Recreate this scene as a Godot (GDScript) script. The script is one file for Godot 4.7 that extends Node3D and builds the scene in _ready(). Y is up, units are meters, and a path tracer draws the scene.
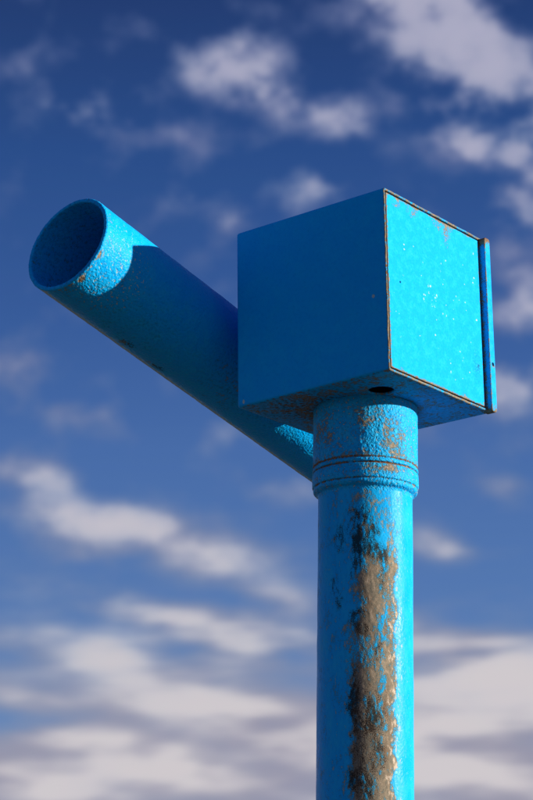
extends Node3D
# A weathered turquoise public telescope: cube housing on a post, sighting tube along one side.

const TOP := Vector3(0, 1.75, 0)                 # middle of the housing's underside
const AXIS := Vector3(-0.02526703, -0.99958255, -0.01401091)   # the post leans a little
const E_R := Vector3(0.6187574, 0, -0.7855821)   # along the lid, away from the near edge
const E_L := Vector3(-0.7855821, 0, -0.6187574)  # from the lid into the housing
const BW := 0.1975                               # housing: depth behind the lid
const BD := 0.1919                               # width of the lid side
const BH := 0.2
const TUBE_R := 0.05551
const TUBE_LEN := 0.512
const TUBE_D := Vector3(0.603769, -0.232455, -0.762516)
var NEAR: Vector3                                # near lower corner of the housing
var BASE: Vector3                                # where the post meets the ground
var root: Node3D


class Geo:
	var v := PackedVector3Array()
	var n := PackedVector3Array()
	var uv := PackedVector2Array()
	var ix := PackedInt32Array()

	func add(p: Vector3, nn: Vector3, t: Vector2) -> int:
		v.append(p); n.append(nn); uv.append(t)
		return v.size() - 1

	func tri(a: int, b: int, c: int) -> void:
		if (v[b] - v[a]).cross(v[c] - v[a]).dot(n[a] + n[b] + n[c]) > 0.0:
			var k := b
			b = c
			c = k
		ix.append(a); ix.append(b); ix.append(c)

	func quad(a: int, b: int, c: int, d: int) -> void:
		tri(a, b, c); tri(a, c, d)

	# a sheet of rows x columns with smooth normals; outward is a point-wise hint for the first row
	func sheet(P: Array, T: Array, wrap: bool, hint: Vector3, skip := PackedInt32Array()) -> void:
		var R := P.size()
		var K: int = P[0].size()
		var sgn := 0.0
		var first := v.size()
		for i in R:
			var up: PackedVector3Array = P[mini(i + 1, R - 1)]
			var dn: PackedVector3Array = P[maxi(i - 1, 0)]
			var me: PackedVector3Array = P[i]
			var tt: PackedVector2Array = T[i]
			for j in K:
				var jn := j + 1
				var jp := j - 1
				if wrap:
					if jn >= K: jn = 1
					if jp < 0: jp = K - 2
				else:
					jn = mini(jn, K - 1); jp = maxi(jp, 0)
				var nn := (me[jn] - me[jp]).cross(up[j] - dn[j])
				if nn.length_squared() < 1e-20:
					nn = n[n.size() - 1] * (sgn if sgn != 0.0 else 1.0) if n.size() > first else hint
				nn = nn.normalized()
				if sgn == 0.0:
					sgn = 1.0 if nn.dot(hint) > 0.0 else -1.0
				add(me[j], nn * sgn, tt[j])
		for i in R - 1:
			for j in K - 1:
				if skip.size() > 0 and skip[i * (K - 1) + j] == 1:
					continue
				var a := first + i * K + j
				quad(a, a + 1, a + K + 1, a + K)

	func mesh(m: Material) -> ArrayMesh:
		var ar := []
		ar.resize(Mesh.ARRAY_MAX)
		ar[Mesh.ARRAY_VERTEX] = v
		ar[Mesh.ARRAY_NORMAL] = n
		ar[Mesh.ARRAY_TEX_UV] = uv
		ar[Mesh.ARRAY_INDEX] = ix
		var am := ArrayMesh.new()
		am.add_surface_from_arrays(Mesh.PRIMITIVE_TRIANGLES, ar)
		am.surface_set_material(0, m)
		return am


func part(called: String, g: Geo, m: Material, parent: Node3D) -> MeshInstance3D:
	var o := MeshInstance3D.new()
	o.name = called
	o.mesh = g.mesh(m)
	parent.add_child(o, true)
	return o


func noise(seed_: int, freq: float, oct := 4, kind := FastNoiseLite.TYPE_SIMPLEX_SMOOTH) -> FastNoiseLite:
	var f := FastNoiseLite.new()
	f.seed = seed_
	f.noise_type = kind
	f.frequency = freq
	f.fractal_type = FastNoiseLite.FRACTAL_FBM if oct > 1 else FastNoiseLite.FRACTAL_NONE
	f.fractal_octaves = oct
	return f


# a soft ellipse: 1 in the middle, 0 on its edge
func spot(x: float, y: float, cx: float, cy: float, rx: float, ry: float) -> float:
	var a := (x - cx) / rx
	var b := (y - cy) / ry
	return maxf(0.0, 1.0 - sqrt(a * a + b * b))


func blob(x: float, y: float, cx: float, cy: float, rx: float, ry: float) -> float:
	return minf(1.0, 1.8 * spot(x, y, cx, cy, rx, ry))


# ---------------------------------------------------------------- painted metal
# fn(x, y) gives, in metres on the surface: how likely paint is lost, black staining, pale chips or a painted edge sheen, and rust (0 pale primer ... 1 orange)
func painted(w: int, h: int, size: Vector2, at: Vector2, sd: int, fn: Callable, opt := {}) -> StandardMaterial3D:
	var px := float(w) / size.x                  # pixels per metre across
	var py := float(h) / size.y
	var grain: float = opt.get("grain", 0.0028)  # size of the chips in metres
	var tall: float = opt.get("tall", 1.0)       # chips drawn out along y
	var A := noise(sd + 1, 1.0 / (grain * 9.0), 4)
	var B := noise(sd + 2, 1.0 / (grain * 2.2), 4)
	var C := noise(sd + 3, 1.0 / (grain * 0.55), 2)
	var D := noise(sd + 4, 1.0 / opt.get("peel", 0.0035), 3)
	var amp: float = opt.get("bump", 0.5)
	var col := PackedByteArray()
	var rgh := PackedByteArray()
	var hgt := PackedByteArray()
	col.resize(w * h * 3); rgh.resize(w * h); hgt.resize(w * h)
	var chalk: float = opt.get("chalk", 0.15)
	var soft: float = opt.get("soft", 0.05)
	var paint := Vector3(0.0, 0.600, 0.905)
	var faded := Vector3(0.0, 0.64, 0.905)
	var deep := Vector3(0.0, 0.53, 0.82)
	var pale := Vector3(0.74, 0.70, 0.66)
	var tan_ := Vector3(0.57, 0.52, 0.455)
	var grey := Vector3(0.40, 0.39, 0.355)
	var rust := Vector3(0.55, 0.30, 0.15)
	var brown := Vector3(0.30, 0.20, 0.14)
	var black := Vector3(0.12, 0.105, 0.10)
	var k := 0
	for j in h:
		var y := at.y + (j + 0.5) / py
		for i in w:
			var x := at.x + (i + 0.5) / px
			var q: Vector4 = fn.call(x, y)
			var yy := y / tall
			var a := A.get_noise_2d(x, yy)
			var b := B.get_noise_2d(x, yy)
			var c := C.get_noise_2d(x, y)
			var d := D.get_noise_2d(x, y)
			var chip := maxf(0.13, 0.5 + 0.42 * a + 0.38 * b + 0.40 * c)
			var bare := smoothstep(-soft, soft, q.x - chip)
			var soot := smoothstep(-0.13, 0.13, q.y - maxf(0.16, 0.5 - 0.35 * a + 0.45 * b - 0.55 * c))
			var fleck := smoothstep(-0.03, 0.03, q.z - maxf(0.10, 0.5 + 0.75 * b + 0.25 * c))
			var p := paint.lerp(faded, clampf(0.25 + 0.9 * a + 0.4 * d, 0.0, 1.0) * 0.55)
			p = p.lerp(deep, clampf(-0.1 - 0.9 * b - 0.5 * c, 0.0, 1.0) * 0.6)
			p = p.lerp(Vector3(0.46, 0.74, 0.84), chalk * clampf(0.3 + 0.9 * a + 0.6 * b + 0.3 * c, 0.0, 1.0))
			var m := tan_.lerp(grey, clampf(0.5 + 1.3 * b, 0.0, 1.0) * 0.8)
			var rr := clampf(q.w + 0.9 * a + 0.8 * c, 0.0, 1.0)
			m = m.lerp(rust.lerp(brown, clampf(0.45 + 1.6 * c - 0.8 * b, 0.0, 1.0)), rr)
			m *= 1.0 + 0.22 * c
			var o := p.lerp(m, bare)
			# a thin rusty seam where the paint breaks off
			var lip := smoothstep(0.0, 0.05, q.x - chip + 0.06) * (1.0 - bare)
			o = o.lerp(brown, lip * 0.45 * clampf(0.4 + q.w, 0.0, 1.0))
			o = o.lerp(pale, fleck * 0.8)
			o = o.lerp(black, soot * 0.74)
			col[k * 3] = clampi(int(o.x * 255.0), 0, 255)
			col[k * 3 + 1] = clampi(int(o.y * 255.0), 0, 255)
			col[k * 3 + 2] = clampi(int(o.z * 255.0), 0, 255)
			var ro: float = lerpf(opt.get("rough", 0.36) + 0.16 * a + 0.12 * d, 0.82, maxf(bare, maxf(fleck * 0.6, soot)))
			rgh[k] = clampi(int(ro * 255.0), 0, 255)
			var hh := 0.5 + (0.42 * d + 0.12 * c + 0.16 * b) * amp * (1.0 - 0.55 * bare) - 0.22 * bare - 0.12 * fleck + 0.07 * bare * c
			hgt[k] = clampi(int(hh * 255.0), 0, 255)
			k += 1
	var mat := StandardMaterial3D.new()
	mat.albedo_texture = ImageTexture.create_from_image(Image.create_from_data(w, h, false, Image.FORMAT_RGB8, col))
	mat.roughness_texture = ImageTexture.create_from_image(Image.create_from_data(w, h, false, Image.FORMAT_L8, rgh))
	mat.roughness = 1.0
	mat.heightmap_enabled = true
	mat.heightmap_texture = ImageTexture.create_from_image(Image.create_from_data(w, h, false, Image.FORMAT_L8, hgt))
	mat.heightmap_scale = opt.get("relief", 0.10)
	mat.metallic_specular = opt.get("spec", 0.16)
	return mat


# ---------------------------------------------------------------- sky
func make_sky(w: int) -> ImageTexture:
	var h := w / 2
	var by := PackedByteArray()
	by.resize(w * h * 3)
	var fine := noise(11, 26.0, 4)
	var broad := noise(14, 13.0, 3)
	var soft := noise(13, 9.0, 3)
	var clump := noise(12, 2.4, 3)
	# degrees: bearing from the view's middle, height, half sizes, strength
	var puffs := [
		[-0.75, 26.8, 1.5, 1.0, 0.85], [0.3, 26.2, 1.2, 0.7, 0.35], [-5.2, 25.6, 1.5, 0.62, 0.62], [-7.4, 26.7, 1.2, 0.6, 0.3], [2.1, 25.45, 1.4, 0.6, 0.62], [-2.6, 24.95, 1.3, 0.55, 0.38], [-2.9, 27.6, 0.8, 0.6, 0.22],
		[3.2, 29.0, 2.0, 1.0, 0.4], [5.9, 27.6, 2.2, 1.6, 0.9], [5.0, 29.0, 2.0, 0.9, 0.6], [6.8, 26.2, 1.9, 1.0, 0.7], [4.9, 25.5, 1.2, 0.6, 0.45], [7.4, 24.4, 1.5, 0.8, 0.7], [6.0, 24.5, 1.2, 0.7, 0.5], [7.8, 22.7, 1.2, 1.0, 0.75], [7.6, 20.9, 1.0, 0.8, 0.5], [7.3, 19.8, 1.4, 0.6, 0.45], [7.2, 18.2, 1.8, 0.7, 0.55],
		[1.7, 23.5, 1.0, 0.5, 0.5], [-0.9, 22.7, 0.7, 0.7, 0.42], [-2.5, 23.3, 0.9, 0.5, 0.25], [-0.2, 23.8, 0.6, 0.4, 0.22],
		[-7.4, 18.7, 1.2, 0.5, 0.30], [-5.5, 17.45, 1.2, 0.4, 0.34], [6.6, 15.2, 1.2, 0.4, 0.32], [4.8, 13.7, 1.1, 0.45, 0.85], [-1.2, 17.0, 1.4, 0.4, 0.14], [5.6, 17.4, 1.6, 0.6, 0.5],
		[-6.9, 15.7, 1.7, 0.5, 0.75], [0.6, 15.4, 1.3, 0.45, 0.40], [-6.0, 14.5, 2.0, 0.55, 0.75], [-3.2, 14.3, 2.2, 0.55, 0.90], [-1.5, 13.4, 2.0, 0.55, 0.85], [-4.9, 13.6, 1.6, 0.4, 0.45], [0.6, 12.3, 1.2, 0.35, 0.75], [-6.6, 12.9, 1.8, 0.4, 0.25],
		[-3.2, 11.9, 2.2, 0.55, 0.7], [-4.6, 10.9, 2.6, 0.6, 0.95], [-0.4, 11.3, 2.2, 0.7, 0.95], [-6.9, 9.6, 1.8, 0.35, 0.7], [5.9, 10.6, 2.4, 0.7, 1.1], [3.6, 11.4, 1.2, 0.5, 0.6], [7.4, 9.6, 2.6, 0.9, 0.95], [4.6, 9.2, 2.0, 0.9, 0.9],
		[-2.0, 9.6, 3.2, 0.6, 0.85], [-4.5, 8.5, 3.0, 0.45, 0.8], [-2.4, 7.6, 2.6, 0.5, 1.0], [-6.5, 7.4, 2.6, 0.5, 0.8], [1.5, 8.4, 3.0, 0.8, 0.9], [5.8, 7.5, 3.2, 0.8, 1.0],
	]
	var high := Vector3(30, 52, 104)
	var stops := [[0.0, Vector3(150, 158, 174)], [7.0, Vector3(112, 142, 186)], [12.0, Vector3(86, 122, 178)], [16.5, Vector3(72, 108, 168)], [20.0, Vector3(56, 92, 154)], [24.5, Vector3(43, 78, 138)], [29.0, Vector3(35, 60, 112)], [90.0, high]]
	var below := Vector3(126, 124, 128)
	var k := 0
	for j in h:
		var el := PI * (0.5 - (j + 0.5) / h)
		var deg := rad_to_deg(el)
		if deg < -1.0:
			for i in w:
				by[k] = int(below.x); by[k + 1] = int(below.y); by[k + 2] = int(below.z)
				k += 3
			continue
		var base: Vector3 = high
		for s in stops.size() - 1:
			if deg <= stops[s + 1][0]:
				base = stops[s][1].lerp(stops[s + 1][1], clampf((deg - stops[s][0]) / (stops[s + 1][0] - stops[s][0]), 0.0, 1.0))
				break
		var lit := Vector3(208, 202, 206).lerp(Vector3(172, 172, 196), smoothstep(9.0, 24.0, deg))
		var dim := Vector3(156, 153, 170).lerp(Vector3(112, 120, 162), smoothstep(9.0, 24.0, deg))
		var sy := sin(el)
		var cy := cos(el)
		var flat_ := 1.0 / (maxf(sy, 0.0) + 0.16)
		var veil := 0.74 * (1.0 - smoothstep(8.2, 11.6, deg))
		var ripple := lerpf(0.12, 1.0, smoothstep(9.0, 18.0, deg))
		var cover := veil + lerpf(0.35, 0.16, smoothstep(8.0, 24.0, deg))
		var tall := smoothstep(3.0, 5.5, deg) * (1.0 - smoothstep(30.0, 35.0, deg))
		for i in w:
			var az := wrapf(TAU * (i + 0.5) / w, -PI, PI)   # the panorama's edge lies behind the telescope
			var px := sin(az) * cy * flat_
			var pz := -cos(az) * cy * flat_
			var dx3 := sin(az) * cy
			var dz3 := -cos(az) * cy
			var f := fine.get_noise_3d(dx3, sy * 1.35, dz3) * ripple + broad.get_noise_3d(dx3, sy * 4.2, dz3) * (1.05 - ripple)
			var ad := rad_to_deg(az)
			var win := tall * (1.0 - smoothstep(9.0, 14.0, absf(ad)))
			var form := 0.0
			var dens := cover + 0.75 * clump.get_noise_2d(px, pz * 0.7) if win < 1.0 else 0.0
			form = dens - 0.6 * veil
			if win > 0.0:
				var sum := 0.0
				var wob := lerpf(0.7, 1.15, smoothstep(14.0, 20.0, deg)) * f
				for q in puffs:
					var dx: float = (ad - q[0]) / q[2]
					var dy: float = (deg - q[1] + 0.12 * (ad - q[0])) / q[3]
					var rr: float = dx * dx + dy * dy
					if rr < 4.0:
						sum += q[4] * exp(-rr * 1.1) * (1.0 + wob)
				form = lerpf(form, sum * 0.9, win)
				dens = lerpf(dens, sum * 0.95 + veil * (1.0 - 0.9 * blob(ad, deg, -7.2, 9.2, 3.0, 0.9)), win)
			var al := 1.0 - exp(-2.2 * pow(maxf(0.0, dens + lerpf(0.26, 0.5, smoothstep(14.0, 20.0, deg)) * f), 1.4))
			var c := base.lerp(dim.lerp(lit, smoothstep(0.05, 1.0, form + 0.5 * f + 0.6 * soft.get_noise_3d(dx3, sy * 2.4, dz3))), al)
			by[k] = clampi(int(c.x), 0, 255); by[k + 1] = clampi(int(c.y), 0, 255); by[k + 2] = clampi(int(c.z), 0, 255)
			k += 3
	return ImageTexture.create_from_image(Image.create_from_data(w, h, false, Image.FORMAT_RGB8, by))


# ---------------------------------------------------------------- shapes
# a turned shape: prof holds (distance along dir, radius); column 0.5 of the texture faces e1, and e2 is to its right
func turned(prof: Array, o: Vector3, dir: Vector3, e1: Vector3, e2: Vector3, seg: int, size: Vector2, v0: float, rough: Callable, inward := false) -> Geo:
	var g := Geo.new()
	var P := []
	var T := []
	var arc := v0
	for i in prof.size():
		var q: Vector2 = prof[i]
		if i > 0:
			arc += (q - prof[i - 1]).length()
		var row := PackedVector3Array()
		var tr := PackedVector2Array()
		for j in seg + 1:
			var ang := TAU * (float(j % seg) / seg - 0.5)
			var out := e1 * cos(ang) + e2 * sin(ang)
			var p := o + dir * q.x + out * q.y
			row.append(p + out * rough.call(p, q.x))
			tr.append(Vector2(float(j) / seg, arc / size.y))
		P.append(row); T.append(tr)
	g.sheet(P, T, true, e1 * (1.0 if inward else -1.0))
	return g


# loop of a rectangle with rounded corners, inset by ins; n points a corner
func loop(w: float, h: float, r: float, ins: float, n: int) -> PackedVector2Array:
	var out := PackedVector2Array()
	var rr := maxf(r - ins, 0.0)
	var cs := [Vector2(w - ins - rr, ins + rr), Vector2(ins + rr, ins + rr), Vector2(ins + rr, h - ins - rr), Vector2(w - ins - rr, h - ins - rr)]
	for c in 4:
		for i in n + 1:
			var a := -PI / 2 * (c + float(i) / n)
			out.append(cs[c] + rr * Vector2(cos(a), sin(a)))
	return out


# a flat panel from lo to hi in a plane, with round holes (x, y, radius); place(p, depth) gives the point
func panel(g: Geo, lo: Vector2, hi: Vector2, holes: Array, place: Callable, nrm: Vector3, uvf: Callable, depth: float) -> void:
	var xs := [lo.x, hi.x]
	var ys := [lo.y, hi.y]
	for q in holes:
		for s in [-1.6, 1.6]:
			xs.append(q.x + s * q.z); ys.append(q.y + s * q.z)
	xs.sort(); ys.sort()
	for i in xs.size() - 1:
		for j in ys.size() - 1:
			var a := Vector2(xs[i], ys[j])
			var b := Vector2(xs[i + 1], ys[j + 1])
			var m := (a + b) / 2
			var hole = null
			for q in holes:
				if absf(m.x - q.x) < q.z * 0.5 and absf(m.y - q.y) < q.z * 0.5:
					hole = q
			if hole == null:
				var k := []
				for p in [a, Vector2(b.x, a.y), b, Vector2(a.x, b.y)]:
					k.append(g.add(place.call(p, 0.0), nrm, uvf.call(p)))
				g.quad(k[0], k[1], k[2], k[3])
				continue
			var c := Vector2(hole.x, hole.y)
			var n := 48
			var ring := [[], [], [], []]
			for t in n + 1:
				var an := TAU * t / n
				var d := Vector2(cos(an), sin(an))
				var sq: Vector2 = c + d * 1.6 * hole.z / maxf(absf(d.x), absf(d.y))
				var at := [sq, c + d * hole.z * 1.18, c + d * hole.z, c + d * hole.z]
				var dp := [0.0, 0.0, -0.0006 if hole.z > 0.004 else 0.0003, depth]
				var nn := [nrm, nrm, nrm, Vector3.ZERO]
				for r in 4:
					var pp: Vector3 = place.call(at[r], dp[r])
					var inw: Vector3 = (place.call(c, dp[r]) - pp).normalized()
					ring[r].append(g.add(pp, (nn[r] if r < 2 else (nrm + inw).normalized() if r == 2 else inw), uvf.call(at[r])))
			for r in 3:
				for t in n:
					g.quad(ring[r][t], ring[r][t + 1], ring[r + 1][t + 1], ring[r + 1][t])


# ---------------------------------------------------------------- parts
func make_housing() -> void:
	var size := Vector2(2.0 * (BD + BH), 0.215)
	var off := 0.013                             # texture rows before the rim
	var fn := func(u: float, v: float) -> Vector4:
		var a := v
		var w := 0.02
		var f := 0.0
		var s := 0.0
		var r := 0.5
		var bot0 := BH / 2
		var left0 := bot0 + BD
		var top0 := left0 + BH
		if a < 0.0016:                           # the raw edge of the sheet
			w = 0.60 if a > -0.0042 else 0.72
			r = 0.28
			if u > left0 and u < top0: w += 0.1
		elif u > bot0 and u < left0:             # underside
			var x := BD - (u - bot0)
			w = 0.29 + 0.20 * blob(x, a, 0.06, 0.13, 0.08, 0.06) + 0.12 * blob(x, a, 0.03, 0.05, 0.05, 0.05) + 0.25 * maxf(0.0, 1.0 - a / 0.012)
			s = 0.10 + 0.1 * blob(x, a, 0.05, 0.14, 0.07, 0.07)
			r = 0.62
		elif u >= left0 and u <= top0:           # side in view
			var y := u - left0
			w = -0.2 + 0.5 * maxf(0.0, 1.0 - a / 0.006)
			s = -0.1 + 0.2 * maxf(0.0, 1.0 - a / 0.03)
			f = 0.9 * minf(1.0, 3.0 * spot(a, y, 0.0175, 0.083, 0.0022, 0.0026)) + 0.9 * minf(1.0, 3.0 * spot(a, y, 0.189, 0.005, 0.0018, 0.0028))
			r = 0.5
		else:
			w = 0.12
		return Vector4(w, s, f, r)
	var m := painted(2048, 560, size, Vector2(0, -off), 40, fn, {"bump": 0.35, "peel": 0.006, "relief": 0.05, "rough": 0.40, "chalk": 0.04, "grain": 0.0026})
	var g := Geo.new()
	var rc := 0.0032
	var n := 5
	# inside of the rim, over the raw edge, along the walls, over the back edge
	var path := [Vector2(0.0028, 0.012), Vector2(0.0028, 0.0012), Vector2(0.0024, 0.0004), Vector2(0.0018, 0.0), Vector2(0.0010, 0.0), Vector2(0.0004, 0.0004), Vector2(0.0, 0.0013), Vector2(0.0, 0.02), Vector2(0.0, 0.1), Vector2(0.0, BW - 0.02), Vector2(0.0, BW - rc), Vector2(0.0003, BW - 0.0019), Vector2(0.0011, BW - 0.0008), Vector2(0.0022, BW - 0.0001), Vector2(0.0032, BW)]
	var P := []
	var T := []
	var v := -0.013
	var wob := noise(77, 70.0, 3)
	var sub := 36                                # steps along each straight side
	for i in path.size():
		if i > 0: v += (path[i] - path[i - 1]).length()
		var pts := dense(loop(BD, BH, rc, path[i].x, n), n, sub)
		var ref := dense(loop(BD, BH, rc, 0.0, n), n, sub)
		var row := PackedVector3Array()
		var tr := PackedVector2Array()
		for k in pts.size():
			var rf := ref[k]
			var near := [BD - rf.x, rf.y, rf.x, BH - rf.y]
			var side: int = near.find(near.min())
			var u := 0.0                         # metres round the walls, from half way up the far one
			if side == 0: u = BH / 2 - rf.y if rf.y < BH / 2 + 1e-6 and k < pts.size() - 1 else size.x - (rf.y - BH / 2)
			elif side == 1: u = BH / 2 + (BD - rf.x)
			elif side == 2: u = BH / 2 + BD + rf.y
			else: u = BH / 2 + BD + BH + rf.x
			var q := pts[k]
			var deep: float = path[i].y
			if i <= 5:                           # the sheet's edge is not cut dead straight
				var wv := wob.get_noise_1d(u) * 0.0007
				deep += wv
				q += (rf - Vector2(BD, BH) / 2).normalized() * wob.get_noise_1d(u + 7.0) * 0.0003
			row.append(hs(q, deep))
			tr.append(Vector2(u / size.x, (v + off) / size.y))
		P.append(row); T.append(tr)
	# the underside between its rounded edges is laid separately, with the drain hole in it
	var K: int = P[0].size() - 1
	var skip := PackedInt32Array()
	skip.resize((path.size() - 1) * K)
	for i in range(6, 10):
		for k in sub: skip[i * K + sub / 2 + n + k] = 1
	g.sheet(P, T, false, E_R * -1.0, skip)
	# normals of the flat walls must stay flat
	var place := func(p: Vector2, d: float) -> Vector3: return hs(Vector2(p.x, d), p.y)
	var uvf := func(p: Vector2) -> Vector2: return Vector2((BH / 2 + BD - p.x) / size.x, (p.y + 0.0013 + off) / size.y)
	panel(g, Vector2(rc, 0.0013), Vector2(BD - rc, BW - rc), [Vector3(0.0487, 0.0447, 0.0138)], place, Vector3.DOWN, uvf, 0.0014)
	# back wall
	var k0 := []
	for q in [Vector2(0.0032, 0.0032), Vector2(BD - 0.0032, 0.0032), Vector2(BD - 0.0032, BH - 0.0032), Vector2(0.0032, BH - 0.0032)]:
		k0.append(g.add(hs(q, BW), E_L, Vector2(0.45 + q.x / size.x, q.y / size.y)))
	g.quad(k0[0], k0[1], k0[2], k0[3])
	part("housing", g, m, root)


# the loop with its straight sides cut into sub steps, starting half way up the far side
func dense(lp: PackedVector2Array, n: int, sub: int) -> PackedVector2Array:
	var out := PackedVector2Array()
	var K := lp.size()
	for c in 4:
		for i in n + 1: out.append(lp[c * (n + 1) + i])
		var a := lp[c * (n + 1) + n]
		var b := lp[((c + 1) * (n + 1)) % K]
		for i in range(1, sub): out.append(a.lerp(b, float(i) / sub))
	var start := out.size() - sub / 2
	var res := PackedVector2Array()
	for i in out.size() + 1: res.append(out[(start + i) % out.size()])
	return res


func hs(q: Vector2, a: float) -> Vector3:
	return NEAR - BASE + E_R * q.x + Vector3.UP * q.y + E_L * a


func slab(lo: Vector2, hi: Vector2, front: float, back: float, r: float, edge: float, holes: Array, uvf: Callable) -> Geo:
	# a plate with rounded corners and edges; front and back are depths behind the rim plane
	var g := Geo.new()
	var w := hi.x - lo.x
	var h := hi.y - lo.y
	var path := [Vector2(0, back), Vector2(0, front + edge), Vector2(edge * 0.13, front + edge * 0.5), Vector2(edge * 0.5, front + edge * 0.13), Vector2(edge, front)]
	var P := []
	var T := []
	var big := maxf(r, edge)
	for q in path:
		var lp := loop(w, h, big, q.x, 6)
		lp.append(lp[0])
		var row := PackedVector3Array()
		var tr := PackedVector2Array()
		for p in lp:
			row.append(hs(lo + p, q.y)); tr.append(uvf.call(lo + p + Vector2((q.y - front) * (-1.0 if p.x < w * 0.5 else 1.0), 0)))
		P.append(row); T.append(tr)
	g.sheet(P, T, true, E_R)
	var nrm := -E_L
	var place := func(p: Vector2, d: float) -> Vector3: return hs(p, front + d)
	if big > edge + 1e-5:                        # rounded outline: strips above and below the straight part
		var rr := big - edge
		var l2 := loop(w, h, big, edge, 6)
		var c := g.add(hs(lo + Vector2(w / 2, big), front), nrm, uvf.call(lo + Vector2(w / 2, big)))
		var d := g.add(hs(lo + Vector2(w / 2, h - big), front), nrm, uvf.call(lo + Vector2(w / 2, h - big)))
		var ids := []
		for p in l2: ids.append(g.add(hs(lo + p, front), nrm, uvf.call(lo + p)))
		for i in 13: g.tri(c, ids[i], ids[i + 1])
		for i in range(14, 27): g.tri(d, ids[i], ids[i + 1])
		panel(g, lo + Vector2(edge, big), hi - Vector2(edge, big), holes, place, nrm, uvf, 0.0035)
	else:
		panel(g, lo + Vector2(edge, edge), hi - Vector2(edge, edge), holes, place, nrm, uvf, 0.004)
	return g


func make_lid() -> void:
	var lo := Vector2(0.0042, 0.0042)
	var hi := Vector2(BD - 0.0128, BH - 0.0042)
	var size := Vector2(BD, BH)
	# knocks in the paint: a loose cluster in the middle, a few more strewn about
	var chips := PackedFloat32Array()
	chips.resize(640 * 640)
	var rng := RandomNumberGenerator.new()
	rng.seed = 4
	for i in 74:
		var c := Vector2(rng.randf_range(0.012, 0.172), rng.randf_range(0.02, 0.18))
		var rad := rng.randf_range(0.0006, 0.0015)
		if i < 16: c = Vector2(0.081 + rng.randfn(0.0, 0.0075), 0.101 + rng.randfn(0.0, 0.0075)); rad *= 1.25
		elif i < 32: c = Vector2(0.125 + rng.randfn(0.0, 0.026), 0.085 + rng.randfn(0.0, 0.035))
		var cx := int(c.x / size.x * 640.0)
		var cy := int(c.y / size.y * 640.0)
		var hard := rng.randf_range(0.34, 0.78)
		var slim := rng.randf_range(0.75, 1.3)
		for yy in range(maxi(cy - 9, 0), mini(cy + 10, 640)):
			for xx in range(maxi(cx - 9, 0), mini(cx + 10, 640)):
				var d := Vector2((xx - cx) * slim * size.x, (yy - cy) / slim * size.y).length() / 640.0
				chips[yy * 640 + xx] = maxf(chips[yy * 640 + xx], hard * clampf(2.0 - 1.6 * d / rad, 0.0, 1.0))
	var fn := func(x: float, y: float) -> Vector4:
		var ex := minf(x - lo.x, hi.x - x)
		var ey := minf(y - lo.y, hi.y - y)
		var w := 0.0
		var f := -0.02
		w += 0.55 * maxf(0.0, 1.0 - minf(ex, ey) / 0.0028)
		w += 0.30 * blob(x, y, 0.022, 0.190, 0.016, 0.010) + 0.36 * blob(x, y, 0.053, 0.190, 0.018, 0.011) + 0.36 * blob(x, y, 0.108, 0.191, 0.026, 0.014) + 0.25 * blob(x, y, 0.118, 0.18, 0.012, 0.02)
		w += 0.28 * maxf(0.0, 1.0 - (y - lo.y) / 0.009)
		w += 0.2 * maxf(0.0, 1.0 - (x - lo.x) / 0.006)
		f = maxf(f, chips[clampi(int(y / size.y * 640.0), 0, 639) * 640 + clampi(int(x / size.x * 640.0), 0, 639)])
		var s := -0.08 + 0.3 * blob(x, y, 0.166, 0.047, 0.012, 0.03) + 0.5 * spot(x, y, 0.0257, 0.102, 0.0035, 0.0035)
		return Vector4(w, s, f, 0.35)
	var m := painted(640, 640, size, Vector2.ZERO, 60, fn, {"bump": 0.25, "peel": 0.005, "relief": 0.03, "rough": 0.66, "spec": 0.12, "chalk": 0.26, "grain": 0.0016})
	var uvf := func(p: Vector2) -> Vector2: return Vector2(p.x / size.x, p.y / size.y)
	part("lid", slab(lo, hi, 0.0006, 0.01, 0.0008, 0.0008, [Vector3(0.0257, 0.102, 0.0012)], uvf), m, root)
	# raised strip along the lid's far side
	var fs := func(x: float, y: float) -> Vector4:
		var w := 0.10 + 0.95 * maxf(0.0, 1.0 - (BH - y) / 0.014) + 0.6 * maxf(0.0, 1.0 - y / 0.010)
		w += 0.46 * maxf(0.0, 1.0 - absf(x - 0.0004) / 0.0016)
		w += 0.7 * spot(x, y, 0.0060, 0.053, 0.006, 0.006)
		if x < 0.0: w += 0.08
		if x < -0.005: w += 0.3
		return Vector4(w, 0.05, 0.08, 0.3)
	var ms := painted(160, 960, Vector2(0.034, 0.202), Vector2(-0.0115, -0.001), 63, fs, {"bump": 0.3, "relief": 0.05, "grain": 0.0018})
	var x0 := BD - 0.0104
	var us := func(p: Vector2) -> Vector2: return Vector2((p.x - x0 + 0.0115) / 0.034, (p.y + 0.001) / 0.202)
	part("closing_strip", slab(Vector2(x0, -0.0012), Vector2(BD + 0.0004, BH - 0.0005), -0.0066, 0.004, 0.0036, 0.0012, [Vector3(x0 + 0.0062, 0.053, 0.0022)], us), ms, root)


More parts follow.
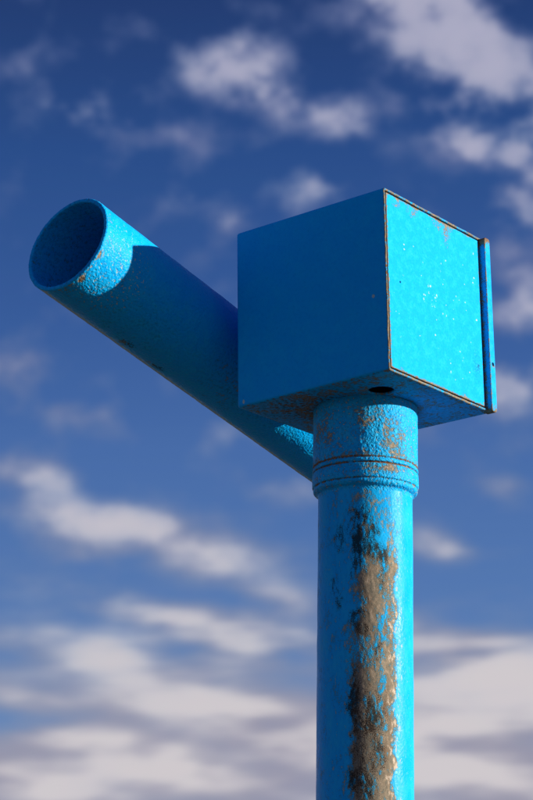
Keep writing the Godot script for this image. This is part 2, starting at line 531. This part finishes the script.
func make_collar_and_post() -> void:
	var front := (Vector3(-0.1056, 0, 2.128)).normalized()
	var e2 := AXIS.cross(front).normalized() * -1.0
	var e1 := e2.cross(AXIS).normalized()
	if e1.dot(front) < 0: e1 = -e1
	if e2.x < 0: e2 = -e2
	var o := TOP - BASE
	var pit := noise(91, 240.0, 3)
	var big := noise(92, 60.0, 2)
	# collar
	var cs := Vector2(TAU * 0.0555, 0.125)
	var prof := []
	for i in 34: prof.append(Vector2(0.065 * i / 33.0 - 0.001, 0.0555))
	for q in [[0.0648, 0.0554], [0.0653, 0.0548], [0.0660, 0.0542], [0.0667, 0.0548], [0.0671, 0.0556], [0.0677, 0.0559], [0.0688, 0.0560], [0.0698, 0.0559], [0.0703, 0.0555], [0.0707, 0.0547], [0.0713, 0.0541], [0.0720, 0.0547], [0.0725, 0.0556], [0.0732, 0.0560], [0.076, 0.0562], [0.080, 0.0563], [0.084, 0.0563], [0.0865, 0.0562], [0.0872, 0.0558], [0.0876, 0.0552], [0.0880, 0.0549], [0.0886, 0.0549], [0.0892, 0.0551], [0.0900, 0.0552], [0.0912, 0.0551], [0.0924, 0.0546], [0.0933, 0.0538], [0.0942, 0.0524], [0.0950, 0.0510], [0.0957, 0.0503], [0.0968, 0.0499], [0.098, 0.0497], [0.100, 0.0496]]:
		prof.append(Vector2(q[0], q[1]))
	var fc := func(x: float, y: float) -> Vector4:
		var X := (x - cs.x / 2) * 930.0          # photo-like units, 0 in front
		var w := 0.19 + 0.08 * maxf(0.0, -X / 80.0)
		var r := 0.35
		w += 0.30 * blob(X, y, 30, 0.045, 22, 0.022) + 0.22 * blob(X, y, 4, 0.022, 26, 0.02) + 0.18 * blob(X, y, -46, 0.034, 20, 0.025) + 0.16 * blob(X, y, 50, 0.058, 18, 0.012)
		w += 0.36 * blob(X, y, 16, 0.0795, 24, 0.010)
		var s := 0.12
		for c in [0.0662, 0.0745]:               # the two grooves
			var near := maxf(0.0, 1.0 - absf(y - c) / 0.0020)
			w += 0.55 * near
			r += 0.5 * near
			s += 0.06 * near
		var lip := maxf(0.0, 1.0 - absf(y - 0.0925) / 0.0018)
		w += 0.25 * lip; r += 0.3 * lip; s += 0.18 * lip
		w += 0.2 * maxf(0.0, 1.0 - absf(y - 0.0627) / 0.004)
		return Vector4(w, s, 0.14, r)
	var mc := painted(1024, 384, cs, Vector2.ZERO, 70, fc, {"bump": 1.0, "peel": 0.0036, "relief": 0.11, "grain": 0.0022, "rough": 0.42, "soft": 0.09, "chalk": 0.34})
	var rough_c := func(p: Vector3, s: float) -> float:
		return (0.00035 * pit.get_noise_3dv(p) + 0.0003 * big.get_noise_3dv(p)) * (1.0 if s < 0.064 else 0.25)
	part("collar", turned(prof, o, AXIS, e1, e2, 360, cs, 0.0, rough_c), mc, root)
	# post
	var length := 1.75 / 0.99958255
	var ps := Vector2(TAU * 0.0497, 0.62)
	var pp := []
	for i in 200: pp.append(Vector2(0.0975 + 0.42 * i / 199.0, 0.0497))
	for i in 12: pp.append(Vector2(0.5175 + (length - 0.5175) * (i + 1) / 12.0, 0.0497))
	var sway := noise(95, 22.0, 4)
	var fp := func(x: float, y: float) -> Vector4:
		var X := (x - ps.x / 2) * 945.0 + 9.0 * sway.get_noise_1d(y) 
		var Y := y * 905.0
		var w := 0.14
		var s := 0.03
		var f := 0.10
		var r := 0.05
		var band := 1.0 - smoothstep(9.0, 28.0, absf(X - 5.0))
		w += band * (0.20 * smoothstep(0.0, 40.0, Y) + 0.14 * smoothstep(160.0, 210.0, Y))
		w += 0.50 * blob(X, Y, 6, 98, 15, 48) + 0.34 * blob(X, Y, -2, 158, 26, 46) + 0.18 * blob(X, Y, 4, 205, 22, 40) + 0.22 * blob(X, Y, 4, 265, 24, 70)
		var strip := 1.0 - smoothstep(3.5, 9.0, absf(X - 26.5))
		w += strip * (0.12 + 0.42 * smoothstep(20.0, 90.0, Y))
		f += 0.2 * (1.0 - smoothstep(2.0, 10.0, absf(X - 32.0))) * smoothstep(40.0, 100.0, Y)
		w += 0.16 * blob(X, Y, -22, 10, 20, 22) + 0.2 * blob(X, Y, 0, 10, 22, 14)
		w -= 0.14 * smoothstep(36.0, 44.0, X)
		s += 0.46 * blob(X, Y, -4, 38, 20, 30) + 0.36 * blob(X, Y, -9, 66, 8, 30) + 0.42 * blob(X, Y, 10, 62, 16, 12) + 0.34 * blob(X, Y, 18, 80, 7, 34)
		s += 0.40 * blob(X, Y, -8, 122, 12, 10) + 0.45 * blob(X, Y, 0, 134, 12, 9) + 0.3 * blob(X, Y, 14, 150, 6, 26)
		s += 0.5 * blob(X, Y, -9, 200, 8, 40) + 0.32 * blob(X, Y, -6, 262, 9, 46) + 0.25 * blob(X, Y, 8, 240, 16, 70)
		s += 0.30 * blob(X, Y, -29, 98, 8, 22) + 0.30 * blob(X, Y, -28, 48, 10, 18) + 0.16 * band * smoothstep(150.0, 200.0, Y)
		return Vector4(w, s, f, r)
	var mp := painted(768, 1536, ps, Vector2(0, 0), 80, fp, {"bump": 0.55, "peel": 0.004, "relief": 0.055, "grain": 0.0024, "tall": 2.2, "chalk": 0.22, "rough": 0.38, "soft": 0.11})
	var rough_p := func(p: Vector3, _s: float) -> float:
		return 0.00012 * pit.get_noise_3dv(p) + 0.0003 * big.get_noise_3dv(p * 0.4)
	part("post", turned(pp, o, AXIS, e1, e2, 240, ps, 0.0, rough_p), mp, root)


func make_tube() -> void:
	var mouth := Vector3(-0.20749 - 0.10559, 0.82651 - 0.66921, -2.03371 + 2.12806) + TOP - BASE
	var view := Vector3(-0.10559, 1.08079, 2.12806) - BASE - mouth
	var e1 := (view - TUBE_D * view.dot(TUBE_D)).normalized()   # towards where people stand
	var e2 := TUBE_D.cross(e1).normalized()
	if e2.y > 0: e2 = -e2                                       # so that the right of the texture is the underside
	var ts := Vector2(TAU * TUBE_R, 0.51)
	var ft := func(x: float, y: float) -> Vector4:
		var A := rad_to_deg((x - ts.x / 2) / TUBE_R)             # 0 in front, 90 underneath
		var w := 0.08
		var s := 0.0
		var f := 0.06
		w += 0.26 * maxf(0.0, 1.0 - y / 0.010)
		w += 0.07 * blob(A, y, 20, 0.03, 60, 0.05) + 0.9 * spot(A, y, 22, 0.006, 7, 0.005) + 0.8 * spot(A, y, -12, 0.003, 6, 0.004) + 0.6 * spot(A, y, 38, 0.022, 5, 0.004) + 0.5 * spot(A, y, 62, 0.115, 9, 0.010) + 0.5 * spot(A, y, 66, 0.17, 8, 0.012) + 0.45 * spot(A, y, 12, 0.27, 12, 0.018)
		f += 0.14 * blob(A, y, -10, 0.03, 70, 0.06)
		s += 0.5 * spot(A, y, 60, 0.12, 10, 0.012) + 0.5 * spot(A, y, 64, 0.175, 9, 0.014) + 0.14 * blob(A, y, 8, 0.29, 60, 0.14) + 0.12 * blob(A, y, 30, 0.10, 60, 0.10)
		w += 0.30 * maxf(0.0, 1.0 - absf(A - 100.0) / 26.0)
		f += 0.85 * (1.0 - smoothstep(18.0, 31.0, absf(A - 98.0)))  # pale line along the lower edge: grazing reflection painted into the colour
		w += 0.10 * blob(A, y, 10, 0.26, 60, 0.06)
		return Vector4(w, s, f, 0.30)
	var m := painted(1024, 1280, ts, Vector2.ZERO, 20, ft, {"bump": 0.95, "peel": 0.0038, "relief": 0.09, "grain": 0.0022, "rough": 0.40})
	var pit := noise(31, 260.0, 3)
	var big := noise(32, 50.0, 2)
	var rag := noise(33, 420.0, 2)
	var prof := []
	for i in 200: prof.append(Vector2(TUBE_LEN - (TUBE_LEN - 0.002) * i / 199.0, TUBE_R))
	prof.reverse()
	var rough := func(p: Vector3, s: float) -> float:
		return 0.00028 * pit.get_noise_3dv(p) + 0.00025 * big.get_noise_3dv(p) + 0.0007 * rag.get_noise_3dv(p) * maxf(0.0, 1.0 - s / 0.006)
	prof.append(Vector2(TUBE_LEN, TUBE_R - 0.001))
	prof.append(Vector2(TUBE_LEN + 0.0003, TUBE_R - 0.003))
	prof.append(Vector2(TUBE_LEN + 0.0003, 0.0005))
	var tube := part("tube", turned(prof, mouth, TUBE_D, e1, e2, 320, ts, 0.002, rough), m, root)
	# the cut end and the bore
	var bore := []
	for q in [[0.0020, 0.0], [0.0009, 0.0003], [0.0002, 0.0010], [0.0, 0.0020], [0.0001, 0.0040], [0.0008, 0.0046], [0.002, 0.0048]]:
		bore.append(Vector2(q[0], TUBE_R - q[1]))
	for i in 60: bore.append(Vector2(0.004 + (TUBE_LEN - 0.008) * i / 59.0, TUBE_R - 0.0048))
	bore.append(Vector2(TUBE_LEN - 0.003, 0.0005))
	var fb := func(x: float, y: float) -> Vector4:
		var w := 0.13
		return Vector4(w, 0.12, 0.02, 0.5)
	var mb := painted(768, 768, Vector2(TAU * TUBE_R, 0.56), Vector2.ZERO, 25, fb, {"bump": 0.8, "relief": 0.1, "grain": 0.003, "rough": 0.6})
	part("bore", turned(bore, mouth, TUBE_D, e1, e2, 320, Vector2(TAU * TUBE_R, 0.56), 0.0, rough), mb, tube)


func make_bracket() -> void:
	# the standoff that holds the tube clear of the housing
	var g := Geo.new()
	var P := []
	var T := []
	for q in [[-0.002, 0.0], [0.0, 0.002], [0.001, 0.034], [0.0, 0.046]]:
		var row := PackedVector3Array()
		var tr := PackedVector2Array()
		var lp := loop(0.05, 0.05, 0.004, -q[0], 4)
		lp.append(lp[0])
		for p in lp:
			row.append(hs(Vector2(0.065 + p.x, 0.062 + p.y), BW - 0.001 + q[1]))
			tr.append(Vector2(p.x + q[1], p.y) * 12.0)
		P.append(row); T.append(tr)
	g.sheet(P, T, true, E_R)
	var m := StandardMaterial3D.new()
	m.albedo_color = Color(0.0, 0.60, 0.87)
	m.roughness = 0.5
	part("bracket", g, m, root)


func make_ground() -> void:
	var g := Geo.new()
	var bump := noise(5, 0.05, 3)
	var P := []
	var T := []
	var radii := [0.0, 1.0, 2.0, 4.0, 8.0, 16.0, 32.0, 64.0, 128.0, 256.0, 512.0, 1500.0]
	for r in radii:
		var row := PackedVector3Array()
		var tr := PackedVector2Array()
		for j in 73:
			var a := TAU * (j % 72) / 72.0
			row.append(Vector3(cos(a) * r, 0.0, sin(a) * r))
			tr.append(Vector2(cos(a) * r, sin(a) * r))
		P.append(row); T.append(tr)
	g.sheet(P, T, true, Vector3.UP)
	for i in g.n.size(): g.n[i] = Vector3.UP
	var nt := NoiseTexture2D.new()
	nt.width = 512; nt.height = 512; nt.seamless = true
	nt.noise = noise(6, 0.03, 5)
	var ramp := Gradient.new()
	ramp.set_color(0, Color(0.31, 0.30, 0.27)); ramp.set_color(1, Color(0.48, 0.46, 0.41))
	nt.color_ramp = ramp
	var m := StandardMaterial3D.new()
	m.albedo_texture = nt
	m.uv1_scale = Vector3(0.6, 0.6, 1)
	m.roughness = 0.9
	var o := part("ground", g, m, self)
	o.set_meta("kind", "structure")
	o.set_meta("label", "pale worn paving that the post stands on")


func _ready() -> void:
	var cam := Camera3D.new()
	cam.name = "camera"
	cam.position = Vector3(-0.10559, 1.08079, 2.12806)
	cam.rotation = Vector3(0.31027, 0.0, -0.01092)
	cam.fov = rad_to_deg(2.0 * atan(400.0 / 2086.6))
	cam.near = 0.05
	cam.far = 4000.0
	add_child(cam)
	cam.current = true
	var env := Environment.new()
	var sky := Sky.new()
	var sm := PanoramaSkyMaterial.new()
	sm.panorama = make_sky(3072)
	sky.sky_material = sm
	env.background_mode = Environment.BG_SKY
	env.sky = sky
	env.background_energy_multiplier = 0.5
	env.tonemap_mode = Environment.TONE_MAPPER_LINEAR
	env.tonemap_exposure = 2.0
	env.sdfgi_enabled = true
	env.ssao_enabled = true
	env.ssil_enabled = true
	var we := WorldEnvironment.new()
	we.name = "world_environment"
	we.environment = env
	add_child(we)
	var sun := DirectionalLight3D.new()
	sun.name = "sun"
	sun.light_energy = 1.48
	sun.light_color = Color(1.0, 0.95, 0.87)
	sun.light_angular_distance = 0.5
	sun.shadow_enabled = true
	var se := deg_to_rad(9.7)
	var sa := deg_to_rad(8.5)
	add_child(sun)
	sun.look_at_from_position(Vector3(cos(se) * cos(sa), sin(se), cos(se) * sin(sa)) * 10.0, Vector3.ZERO)

	NEAR = Vector3(0.12382 - 0.10559, 0.0, -1.99159 + 2.12806) + TOP
	BASE = TOP + AXIS * (1.75 / 0.99958255)
	make_ground()
	root = Node3D.new()
	root.name = "public_telescope"
	root.position = BASE
	root.set_meta("label", "turquoise painted public telescope, cube housing and slanting tube on a rust-worn post")
	root.set_meta("category", "telescope")
	add_child(root)
	make_collar_and_post()
	make_housing()
	make_lid()
	make_tube()
	make_bracket()
